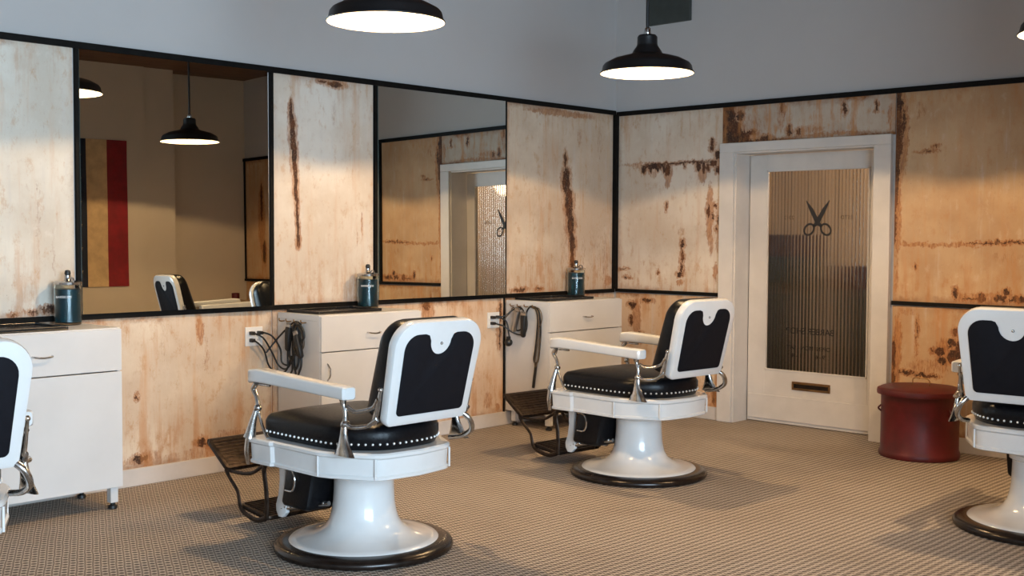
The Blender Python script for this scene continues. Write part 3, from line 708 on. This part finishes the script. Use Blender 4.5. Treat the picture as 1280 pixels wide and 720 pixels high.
    for s in (-1, 1):
        ax = .315 * s
        # armrest: white enamel bar with a lifted front
        path = [(.415, .765, .024), (.40, .778, .031), (.34, .783, .033), (.2, .778, .031), (.0, .770, .029), (-.2, .763, .029), (-.285, .760, .029), (-.295, .760, .026)]
        rings = []
        for y, z, hh in path:
            wv = .036 if -.29 < y < .41 else .026
            sec = rrect(-wv, wv, -hh * .9, hh, .012, 3)
            rings.append([(ax + u, y, z + v) for u, v in sec])
        bm = bmesh.new(); loft(bm, rings); ar = link('armrest', bm, M['porcelain'], e, smooth=40); ar['side_'] = 'right' if s > 0 else 'left'
        # front post: curved casting, ball, flared foot
        bm = bmesh.new()
        tube(bm, [(ax, .385, .745), (ax, .41, .715), (ax, .385, .68), (ax, .372, .645)], [.014, .012, .010, .012], 10)
        ball(bm, (ax, .375, .632), .019)
        tube(bm, [(ax + s * .01, .375, .62), (ax + s * .02, .385, .57), (ax + s * .026, .395, .52), (ax + s * .028, .40, .497)], [.012, .017, .024, .030], 12)
        tube(bm, [(ax, .37, .615), (ax, .345, .56), (ax, .315, .515), (ax, .30, .50)], [.008, .007, .007, .008], 8)
        tube(bm, [(ax, .36, .741), (ax, .28, .742)], .006, 8, smooth=False)
        tube(bm, [(ax + s * .034, .402, .52), (ax + s * .040, .408, .44), (ax + s * .034, .405, .372)], [.014, .016, .012], 8, flat=.5)
        ap = link('arm_post', bm, M['chrome'], e, smooth=50); ap['side_'] = 'right' if s > 0 else 'left'
        bm = bmesh.new()
        tube(bm, [(ax, -.245, .738), (ax, -.25, .71), (ax, -.262, .675), (ax, -.262, .64)], [.017, .011, .010, .012], 10)
        ball(bm, (ax, -.262, .628), .021)
        rings = [[(ax + s * (.006 + .012 * t) + math.cos(a) * (.013 + .004 * t), -.262 - .015 * t * t + math.sin(a) * (.018 + .050 * t * t), .62 - .121 * t) for a in [2 * PI * i / 12 for i in range(12)]] for t in (0, .2, .4, .6, .8, 1)]
        loft(bm, rings)
        link('arm_post', bm, M['chrome'], e, smooth=50)
        # bracket holding the back: open casting between rear post and back side
        bm = bmesh.new(); bx = .262 * s
        tube(bm, [(ax - s * .01, -.262, .70), (ax - s * .02, -.31, .685), (bx, -.375, .705), (bx, -.415, .745)], [.012, .009, .009, .012], 8)
        tube(bm, [(ax, -.262, .63), (ax + s * .005, -.315, .622), (bx + s * .02, -.365, .630), (bx, -.405, .66)], [.012, .009, .009, .012], 8)
        tube(bm, [(bx, -.385, .64), (bx, -.405, .70), (bx, -.428, .785)], [.017, .015, .009], 8, flat=.5)
        ball(bm, (bx, -.427, .785), .011, 8)
        link('back_bracket', bm, M['chrome'], e, smooth=50)
        if s > 0:   # curved prop from the right rear of the apron up to the back
            bm = bmesh.new()
            tube(bm, [(.215, -.41, .645), (.245, -.435, .61), (.268, -.425, .56), (.272, -.36, .522), (.262, -.29, .508)], [.013, .013, .013, .012, .012], 10)
            link('back_prop', bm, M['chrome'], e, smooth=50)
    # leather calf rest under the seat front
    bm = bmesh.new()
    out2 = rrect(-.215, .215, .165, .372, .03, 5)
    slab(bm, out2, .10, .30, .02, lambda u, v, d: (u, d + (.372 - v) * .25, v))
    link('calf_rest', bm, M['leather'], e, smooth=40)
    # footrest
    for s in (-1, 1):
        fx = .19 * s
        bm = bmesh.new()
        tube(bm, [(fx, .37, .385), (fx, .40, .38), (fx, .47, .362), (fx, .51, .31), (fx, .495, .22), (fx, .49, .14), (fx, .495, .075)], [.014, .014, .015, .015, .014, .014, .015], 8, flat=.6)
        tube(bm, [(fx, .50, .075), (fx, .58, .055), (fx, .68, .075), (fx, .715, .105), (fx, .735, .17), (fx, .80, .225), (fx, .835, .265)], [.014, .013, .013, .012, .011, .011, .013], 8, flat=.6)
        tube(bm, [(fx, .49, .345), (fx, .62, .275), (fx, .78, .262), (fx, .84, .275)], [.010, .009, .009, .012], 8, flat=.6)
        link('footrest_rail', bm, M['iron'], e, smooth=50)
        # white enamel strut and scalloped link back to the pedestal
        bm = bmesh.new()
        rings = [[(s * .155 + u, yc + v, z) for u, v in rrect(-.012, .012, -hw, hw, .006, 2)] for z, yc, hw in ((.382, .395, .042), (.34, .40, .026), (.27, .40, .022), (.20, .405, .027), (.15, .41, .042), (.12, .41, .040), (.095, .415, .018))]
        loft(bm, rings); link('footrest_strut', bm, M['porcelain'], e, smooth=40)
        bm = bmesh.new()
        tube(bm, [(s * .155, .41, .135), (s * .15, .30, .155), (s * .145, .19, .185), (s * .13, .09, .205)], [.013, .010, .010, .012], 8)
        for i in range(8):
            t = i / 7; ball(bm, (s * (.157 - .02 * t), .38 - .26 * t, .148 + .055 * t), .0125, 8)
        link('link_arm', bm, M['chrome'], e, smooth=50)
    # small chrome lever seen on the calf rest
    bm = bmesh.new(); tube(bm, [(-.222, .30, .36), (-.228, .235, .35), (-.228, .215, .30), (-.228, .235, .255), (-.228, .29, .25)], .005, 8); link('lever', bm, M['chrome'], e, smooth=True)
    # upper foot plate, ribbed
    pa = Vector((0, .965, .395)); pb = Vector((0, .79, .272)); dirv = (pb - pa).normalized(); nrm = Vector((0, -dirv.z, dirv.y)); nrm = -nrm if nrm.z < 0 else nrm; Lp = (pb - pa).length
    def fpm(u, v, d): p = pa + dirv * v + nrm * d; return (u, p.y, p.z)
    bm = bmesh.new(); slab(bm, rrect(-.215, .215, 0, Lp, .025, 4), -.014, .008, .004, fpm)
    for i in range(9):
        v = .02 + i * (Lp - .04) / 8; slab(bm, [(-.195, v - .005), (.195, v - .005), (.195, v + .005), (-.195, v + .005)], .006, .0105, .001, fpm)
    link('foot_plate', bm, M['iron'], e, smooth=35)
    bm = bmesh.new(); tube(bm, [(-.205, .965, .385), (.205, .965, .385)], .016, 10, smooth=False)
    tube(bm, [(-.20, .80, .27), (.20, .80, .27)], .010, 8, smooth=False); link('plate_rod', bm, M['iron'], e, smooth=50)
    # lower step plate
    bm = bmesh.new()
    slab(bm, rrect(-.18, .18, .50, .735, .03, 4), .060, .082, .004, lambda u, v, d: (u, v, d + (v - .5) * .12))
    for i in range(10):
        v = .52 + i * .0215; slab(bm, [(-.16, v - .004), (.16, v - .004), (.16, v + .004), (-.16, v + .004)], .081, .087, .001, lambda u, v_, d: (u, v_, d + (v_ - .5) * .12))
    link('step_plate', bm, M['iron'], e, smooth=35)
    return e
chair = make_chair((1.93, -4.258, 0), PI / 2, 'white and black barber chair nearest the camera, fully in view, facing the flag mirror')
CH = [((1.835, -2.07, 0), PI / 2 - .06, 'white and black barber chair in the middle, left of the white door', 0),
      ((4.045, -1.735, 0), .05, 'barber chair cut by the right edge, seen from behind, right of the red bin', .035),
      ((1.72, -6.17, 0), PI / 2 + .02, 'barber chair cut by the left edge, only its back and side in view', .012)]
for loc, rz, lab, lift in CH:      # lift: how far the seat is pumped up on its pedestal
    c = copy_tree(chair); c.location = loc; c.rotation_euler = (0, 0, rz); c['label'] = lab
    for p in kids(c):
        if not p.name.startswith(('base_ring', 'pedestal')): p.location.z += lift
        if lift > .03 and p.name.startswith('back_prop'):      # this chair shows the prop on its left side too
            q_ = p.copy(); COL.objects.link(q_); q_.parent = c; q_.scale.x = -1

# the nearest chair has lost its right armrest (cabinet side)
for p in kids(chair):
    if p.name.startswith(('armrest', 'arm_post')) and 'right' in p.get('side_', ''): bpy.data.objects.remove(p)
for o_ in COL.objects:
    if 'side_' in o_: del o_['side_']

# ------------------------------------------------------------------ cabinets
def make_cabinet(loc, rz, label, wd=.80, side_marks=False):
    """front faces local -y; x runs along the wall, origin at floor, left rear corner"""
    e = empty('station_cabinet', loc, rz, label=label, cat='cabinet')
    D = .42; z0, z1 = .115, .905
    bm = bmesh.new()
    box(bm, 0, .018, -D, 0, z0, z1); box(bm, wd - .018, wd, -D, 0, z0, z1); box(bm, .018, wd - .018, -D, 0, z0, z0 + .018); box(bm, .018, wd - .018, -.012, 0, z0, z1)
    link('carcass', bm, M['cab'], e)
    bm = bmesh.new(); box(bm, 0, wd, -D, 0, z1, z1 + .036, bev=.002); link('top', bm, M['cab'], e)
    bm = bmesh.new(); box(bm, .002, wd - .002, -D - .02, -D, .722, z1 + .030, bev=.002); dw = link('drawer', bm, M['cab'], e)
    def pull(parent, c, vertical):
        bm = bmesh.new(); h = .05
        if vertical: tube(bm, [(c, -D - .02, .60 + h), (c, -D - .045, .60 + h * .5), (c, -D - .048, .60), (c, -D - .045, .60 - h * .5), (c, -D - .02, .60 - h)], .0045, 8)
        else: tube(bm, [(c - h, -D - .02, .822), (c - h * .8, -D - .045, .82), (c, -D - .048, .816), (c + h * .8, -D - .045, .82), (c + h, -D - .02, .822)], .0045, 8)
        link('handle', bm, M['chrome'], parent, smooth=True)
    pull(dw, wd * .5, False)
    bm = bmesh.new(); box(bm, .002, wd - .002, -D - .02, -D, z0 + .002, .716, bev=.002); d = link('door', bm, M['cab'], e)
    pull(d, .045, True)
    for x in (.02, wd - .06):
        for y in (-D + .02, -.06):
            bm = bmesh.new(); box(bm, x, x + .04, y - .02, y + .02, .035, z0 + .001); f = link('leg', bm, M['cab'], e)
            bm = bmesh.new(); lathe(bm, [(.012, .04), (.012, .022), (.022, .018), (.024, .004), (.018, 0)], 14, c=(x + .02, y, 0), cap0=True, cap1=True); link('foot', bm, M['plug'], f, smooth=40)
    return e
make_cabinet((0.03, -5.50, 0), PI / 2, 'white cabinet at the left edge, bluish in daylight, behind the cut-off chair', .84)
make_cabinet((0.03, -3.385, 0), PI / 2, 'white cabinet with black cords on its side, behind the nearest full chair', .80)
make_cabinet((0.03, -1.335, 0), PI / 2, 'white cabinet nearest the room corner with a looped cord on its side', .84)
make_cabinet((4.68, -.03, 0), 0, 'white cabinet on the far wall beyond the chair at the right edge', .84)

# black trays on the cabinets
def tray(y0, y1, label, x0=.05, x1=.36):
    e = empty('counter_tray', ((x0 + x1) / 2, (y0 + y1) / 2, .9415), label=label, cat='tray')
    a, b_ = (x1 - x0) / 2, (y1 - y0) / 2
    bm = bmesh.new(); box(bm, -a, a, -b_, b_, 0, .006, bev=.002); link('base', bm, M['tray'], e)
    bm = bmesh.new()
    for q in ((-a, a, -b_, -b_ + .01), (-a, a, b_ - .01, b_), (-a, -a + .01, -b_ + .01, b_ - .01), (a - .01, a, -b_ + .01, b_ - .01)): box(bm, q[0], q[1], q[2], q[3], .006, .018, bev=.002)
    link('rim', bm, M['tray'], e)
    return e
tray(-5.45, -4.92, 'black tray on the leftmost white cabinet', .06, .42)
tray(-3.34, -2.84, 'black tray on the cabinet between the mirrors', .06, .38)
tray(-1.27, -.73, 'black tray on the cabinet nearest the room corner', .06, .38)

# ------------------------------------------------------------------ disinfectant jars
def make_jar(loc, label):
    e = empty('disinfectant_jar', loc, label=label, cat='jar', group='disinfectant jars on the cabinets')
    bm = bmesh.new(); lathe(bm, [(.060, 0), (.068, .004), (.070, .02), (.070, .205), (.066, .215), (.062, .215), (.064, .2), (.066, .192), (.066, .02), (.05, .010)], 32, cap0=True, cap1=True); link('glass_body', bm, M['jar_glass'], e, smooth=40)
    bm = bmesh.new(); lathe(bm, [(.045, .012), (.0655, .018), (.0655, .19), (.04, .1905)], 32, cap0=True, cap1=True); link('blue_liquid', bm, M['liquid'], e, smooth=40)
    bm = bmesh.new(); lathe(bm, [(.060, .212), (.072, .214), (.073, .226), (.060, .232), (.02, .236), (.016, .244), (.016, .262), (.01, .266)], 32, cap0=True, cap1=True); link('lid', bm, M['chrome'], e, smooth=40)
    bm = bmesh.new(); lathe(bm, [(.008, .262), (.015, .266), (.016, .276), (.012, .288), (.005, .29)], 16, cap0=True, cap1=True); link('knob', bm, M['plug'], e, smooth=50)
    bm = bmesh.new(); tube(bm, [(.02, -.0, .23), (.04, 0, .25), (.06, 0, .245), (.07, 0, .22)], .004, 8); link('lift_handle', bm, M['chrome'], e, smooth=True)
    mw = Matrix.Rotation(math.radians(48), 4, 'Z') @ Matrix.Translation((0, -.0702, .15)) @ Matrix.Rotation(PI / 2, 4, 'X')
    t = text_mesh('label_lettering', 'BARBICIDE', .017, M['outlet'], e, mw, 1.0, .0004)
    return e
jar = make_jar((.115, -4.775, .9412), 'blue disinfectant jar with chrome lid on the leftmost cabinet')
for loc, lab in (((.115, -2.735, .9412), 'blue disinfectant jar on the cabinet between the two mirrors'), ((.12, -.635, .9412 + .0), 'blue disinfectant jar on the cabinet nearest the room corner'), ((5.42, -.16, .9412), 'blue disinfectant jar on the far wall cabinet, seen in the mirror')):
    c = copy_tree(jar); c.location = loc; c['label'] = lab
# the corner tray stops before its jar

# ------------------------------------------------------------------ outlets, plugs, clippers and cords
def outlet(y, z, label):
    e = empty('wall_outlet', (.011, y, z), label=label, cat='outlet')
    bm = bmesh.new(); box(bm, 0, .007, -.062, .062, -.058, .058, bev=.002); link('cover_plate', bm, M['outlet'], e)
    for dz in (-.022, .022):
        for dy in (-.028, .028):
            bm = bmesh.new(); box(bm, .007, .009, dy - .014, dy + .014, dz - .014, dz + .014, bev=.001); s_ = link('socket', bm, M['outlet'], e)
            bm = bmesh.new(); box(bm, .009, .0094, dy - .007, dy - .004, dz - .006, dz + .006); box(bm, .009, .0094, dy + .004, dy + .007, dz - .006, dz + .006); link('slot', bm, M['plug'], s_)
    return e
outlet(-3.55, .80, 'white double outlet left of the middle cabinet with three black plugs')
outlet(-1.455, .795, 'white outlet beside the cabinet nearest the room corner')
cordn = 0
OWN = [None]
def cord(pts, label, r=.0055, mat='plug', plug=None):
    """a cord belongs to the clipper in OWN; points are in room coordinates"""
    root = OWN[0]; inv = root.matrix_basis.inverted(); o0 = Vector(pts[0])
    bm = bmesh.new(); tube(bm, [Vector(p) - o0 for p in pts], r, 7, k=8); c = link('cord', bm, M[mat], root, smooth=True)
    c.matrix_basis = inv @ Matrix.Translation(o0)
    if mat != 'plug': c['label'] = 'brown cord'
    if plug:
        bm = bmesh.new(); box(bm, -.004, .034, -.011, .011, -.011, .011, bev=.003); tube(bm, [(.03, 0, 0), (.05, 0, -.003)], [.007, .004], 8, smooth=False); link('plug', bm, M['plug'], c, smooth=40)
    return c
def clipper(loc, rot, label, s=1.0):
    e = empty('hair_clipper', loc, 0, label=label, cat='hair clipper', group=None); e.rotation_euler = rot
    e.matrix_basis = Matrix.Translation(loc) @ __import__('mathutils').Euler(rot).to_matrix().to_4x4() @ Matrix.Scale(s, 4)
    bm = bmesh.new()
    loft(bm, [[(u, v, z) for u, v in rrect(-a, a, -b_, b_, min(a, b_) * .6, 3)] for z, a, b_ in ((-.085, .008, .008), (-.075, .016, .014), (-.02, .019, .017), (.04, .021, .019), (.06, .022, .014))]); link('body', bm, M['plug'], e, smooth=40)
    bm = bmesh.new(); box(bm, -.021, .021, -.008, .004, .06, .078, bev=.002)
    for i in range(8): box(bm, -.020 + i * .0052, -.0175 + i * .0052, -.007, .002, .078, .087)
    link('blade', bm, M['steel'], e)
    return e
K1 = clipper((.20, -3.428, .80), (0, .1, 0), 'black hair clipper hung left among the cords on the middle cabinet')
K2 = clipper((.30, -3.428, .76), (.0, -.35, 0), 'black hair clipper hung right among the cords on the middle cabinet')
K3 = clipper((.17, -1.378, .80), (0, .25, 0), 'pale steel hair clipper hung on the corner cabinet', 1.1)
for ch in kids(K3):
    ch.data = ch.data.copy(); ch.data.materials[0] = M['steel']
K4 = clipper((.25, -1.378, .77), (0, .05, 0), 'black hair clipper hung beside the pale steel one', 1.1)
ox = .024
OWN[0] = K1
# cabinet B: side plane y=-3.385 faces -y (towards the camera)
ys = -3.400
cord([(ox, -3.578, .822), (.06, -3.57, .82), (.09, -3.53, .79), (.09, -3.47, .70), (.10, -3.43, .62), (.15, -3.41, .60), (.20, ys, .66), (.235, ys, .78), (.25, ys, .875)], 'black power cord looping low from the upper left plug to the cabinet hook', plug=True)
cord([(ox, -3.578, .778), (.06, -3.57, .775), (.075, -3.52, .72), (.07, -3.48, .62), (.10, -3.44, .575), (.16, -3.41, .60), (.17, -3.41, .72), (.215, ys, .86), (.24, ys, .885)], 'black power cord hanging lowest from the lower left plug', plug=True)
OWN[0] = K2
cord([(ox, -3.522, .822), (.07, -3.52, .825), (.11, -3.48, .80), (.12, -3.43, .72), (.12, -3.42, .64), (.16, ys, .625), (.19, ys, .68), (.20, ys, .60), (.17, ys, .565)], 'black power cord from the right hand plug of the middle outlet', plug=True)
cord([(.07, -3.50, .70), (.11, -3.44, .79), (.18, ys, .87), (.24, ys, .895), (.29, ys, .88)], 'thin black lead rising to the hooks on the middle cabinet')
# coil of cords hanging from the hooks on the cabinet side
for k, (cx, w_, top_, bot, mt) in enumerate(((.235, .030, .885, .60, 'plug'), (.26, .035, .89, .56, 'plug'), (.275, .045, .88, .70, 'cord_tan'), (.225, .035, .87, .66, 'plug'), (.29, .05, .885, .74, 'plug'))):
    m_ = (top_ + bot) / 2; hh = (top_ - bot) / 2
    pts = [(cx + w_ * math.sin(a) * (1 + .2 * math.sin(3 * a + k)), ys - .006 * k - .004 * math.cos(2 * a), m_ + hh * math.cos(a) + .008 * math.sin(5 * a + k)) for a in [2 * PI * i / 12 for i in range(12)]] + [(cx + .004, ys - .006 * k - .004, top_ - .006)]
    OWN[0] = K1 if k % 2 else K2
    c = cord(pts, ('long black', 'longest black', 'brown', 'short black', 'widest black')[k] + ' cord loop hanging on the side of the middle cabinet', .007, mt)
def hook(x, y, z, label):
    bm = bmesh.new(); tube(bm, [(0, .008, 0), (0, -.02, 0), (0, -.03, .008), (0, -.03, .018)], .004, 8); lathe(bm, [(.010, 0), (.010, .003)], 12, cap0=True, cap1=True)
    o = link('cord_hook', bm, M['brass'], None, smooth=True); o.location = (x, y, z); tag(o, label, 'hook'); return o
for x, nm in ((.10, 'first'), (.17, 'second'), (.25, 'third'), (.32, 'fourth')):
    hook(x, -3.394, .892, nm + ' brass hook from the wall on the side of the middle cabinet')
# cabinet C
OWN[0] = K3
ys = -1.352
cord([(ox, -1.483, .817), (.06, -1.47, .815), (.10, -1.42, .83), (.14, -1.37, .875), (.20, ys, .89), (.235, ys, .83), (.22, ys, .75), (.16, ys, .72), (.12, ys, .77), (.15, ys, .86), (.21, ys, .885)], 'black cord from the upper plug curling round the hooks of the corner cabinet', plug=True)
OWN[0] = K4
cord([(ox, -1.483, .773), (.06, -1.47, .77), (.09, -1.42, .75), (.13, -1.38, .71), (.18, ys, .69), (.235, ys, .70), (.26, ys, .76), (.25, ys, .86)], 'black cord from the lower plug running under the steel clipper', plug=True)
cord([(ox, -1.427, .817), (.06, -1.42, .81), (.09, -1.39, .78), (.10, -1.38, .70), (.105, -1.375, .665)], 'short black cord ending in a round black adapter', plug=True)
cord([(.07, -1.40, .80), (.09, ys, .85), (.12, ys, .89), (.15, ys, .86)], 'thin brown lead over the first hook of the corner cabinet', .0035, 'cord_tan')
bm = bmesh.new(); ball(bm, (0, 0, 0), .030, 16); box(bm, -.012, .012, -.012, .012, .02, .045, bev=.003); o = link('adapter', bm, M['plug'], K4, smooth=40); o.matrix_basis = K4.matrix_basis.inverted() @ Matrix.Translation((.105, -1.385, .63))
cord([(.25, ys, .82), (.26, ys, .87), (.30, ys, .905), (.345, ys, .885), (.365, ys, .82), (.36, ys, .72), (.345, ys, .60), (.33, ys, .52), (.345, ys, .49), (.37, ys, .51), (.385, ys, .60), (.395, ys, .74), (.38, ys, .86), (.345, ys, .90), (.30, ys, .90)], 'long black twisted cord hung as a tall loop on the corner cabinet', .0065)
cord([(.32, ys - .012, .90), (.375, ys - .012, .87), (.385, ys - .012, .76), (.37, ys - .012, .62), (.35, ys - .012, .50), (.36, ys - .012, .47), (.385, ys - .012, .54), (.40, ys - .012, .68)], 'brown cord twisted into the tall loop on the corner cabinet', .005, 'cord_tan')
cord([(.352, ys, .50), (.345, ys, .44), (.335, ys, .38), (.325, ys, .31)], 'thick black cord tail hanging lowest on the corner cabinet', .011)
cord([(.33, ys - .01, .905), (.39, ys - .01, .89), (.415, ys - .01, .83), (.40, ys - .01, .77), (.37, ys - .01, .76)], 'thin brown cord circling right of the tall loop', .0035, 'cord_tan')
for x, nm in ((.11, 'first'), (.18, 'second'), (.25, 'third'), (.33, 'fourth')):
    hook(x, -1.344, .90, nm + ' brass hook from the wall on the side of the corner cabinet')
# ------------------------------------------------------------------ red bin
e = empty('red_bin', (2.79, -.32, 0), label='round dark red metal bin with a lid standing right of the white door', cat='bin')
bm = bmesh.new(); lathe(bm, [(.238, 0), (.250, .004), (.254, .02), (.250, .04), (.243, .052), (.243, .40), (.250, .415)], 64, cap0=True, cap1=True); link('body', bm, M['red'], e, smooth=40)
bm = bmesh.new(); lathe(bm, [(.255, .405), (.268, .407), (.270, .425), (.266, .440), (.252, .446), (.24, .452), (.12, .462), (.02, .465)], 64, cap0=True, cap1=True); link('lid', bm, M['red'], e, smooth=40)
bm = bmesh.new()
tube(bm, [(-.05, 0, .464), (-.05, 0, .50), (-.02, 0, .512), (.03, 0, .51), (.06, 0, .495), (.06, 0, .464)], .004, 8); link('wire_handle', bm, M['brass'], e, smooth=True)
for k in range(2):
    bm = bmesh.new(); tube(bm, [(-.242 * math.cos(.6 + k * 2.2), -.242 * math.sin(.6 + k * 2.2), .33), (-.26 * math.cos(.6 + k * 2.2), -.26 * math.sin(.6 + k * 2.2), .31), (-.242 * math.cos(.6 + k * 2.2), -.242 * math.sin(.6 + k * 2.2), .29)], .006, 8); link('rivet_loop', bm, M['red'], e, smooth=True)

# ------------------------------------------------------------------ side table by the right corner (seen in the mirror)
e = empty('side_table', (6.03, -.42, 0), label='light wooden side table in the far right corner, seen in the mirror', cat='table')
bm = bmesh.new(); box(bm, -.45, .45, -.28, .28, .70, .74, bev=.006); link('tabletop', bm, M['wood'], e)
bm = bmesh.new(); box(bm, -.41, .41, -.24, .24, .62, .70); link('apron', bm, M['wood'], e)
for sx in (-1, 1):
    for sy in (-1, 1):
        bm = bmesh.new(); loft(bm, [[(sx * .39 + a * w_, sy * .22 + b_ * w_, z) for a, b_ in ((-1, -1), (1, -1), (1, 1), (-1, 1))] for z, w_ in ((0, .016), (.65, .025))]); link('leg', bm, M['wood'], e)
bm = bmesh.new(); lathe(bm, [(.04, 0), (.045, .005), (.045, .10), (.04, .105), (.036, .105), (.038, .01)], 20, cap0=True, cap1=True); o = link('tin_can', bm, M['red'], smooth=40); o.location = (5.78, -.55, .7405); tag(o, 'small red tin on the wooden side table, seen in the mirror', 'tin')
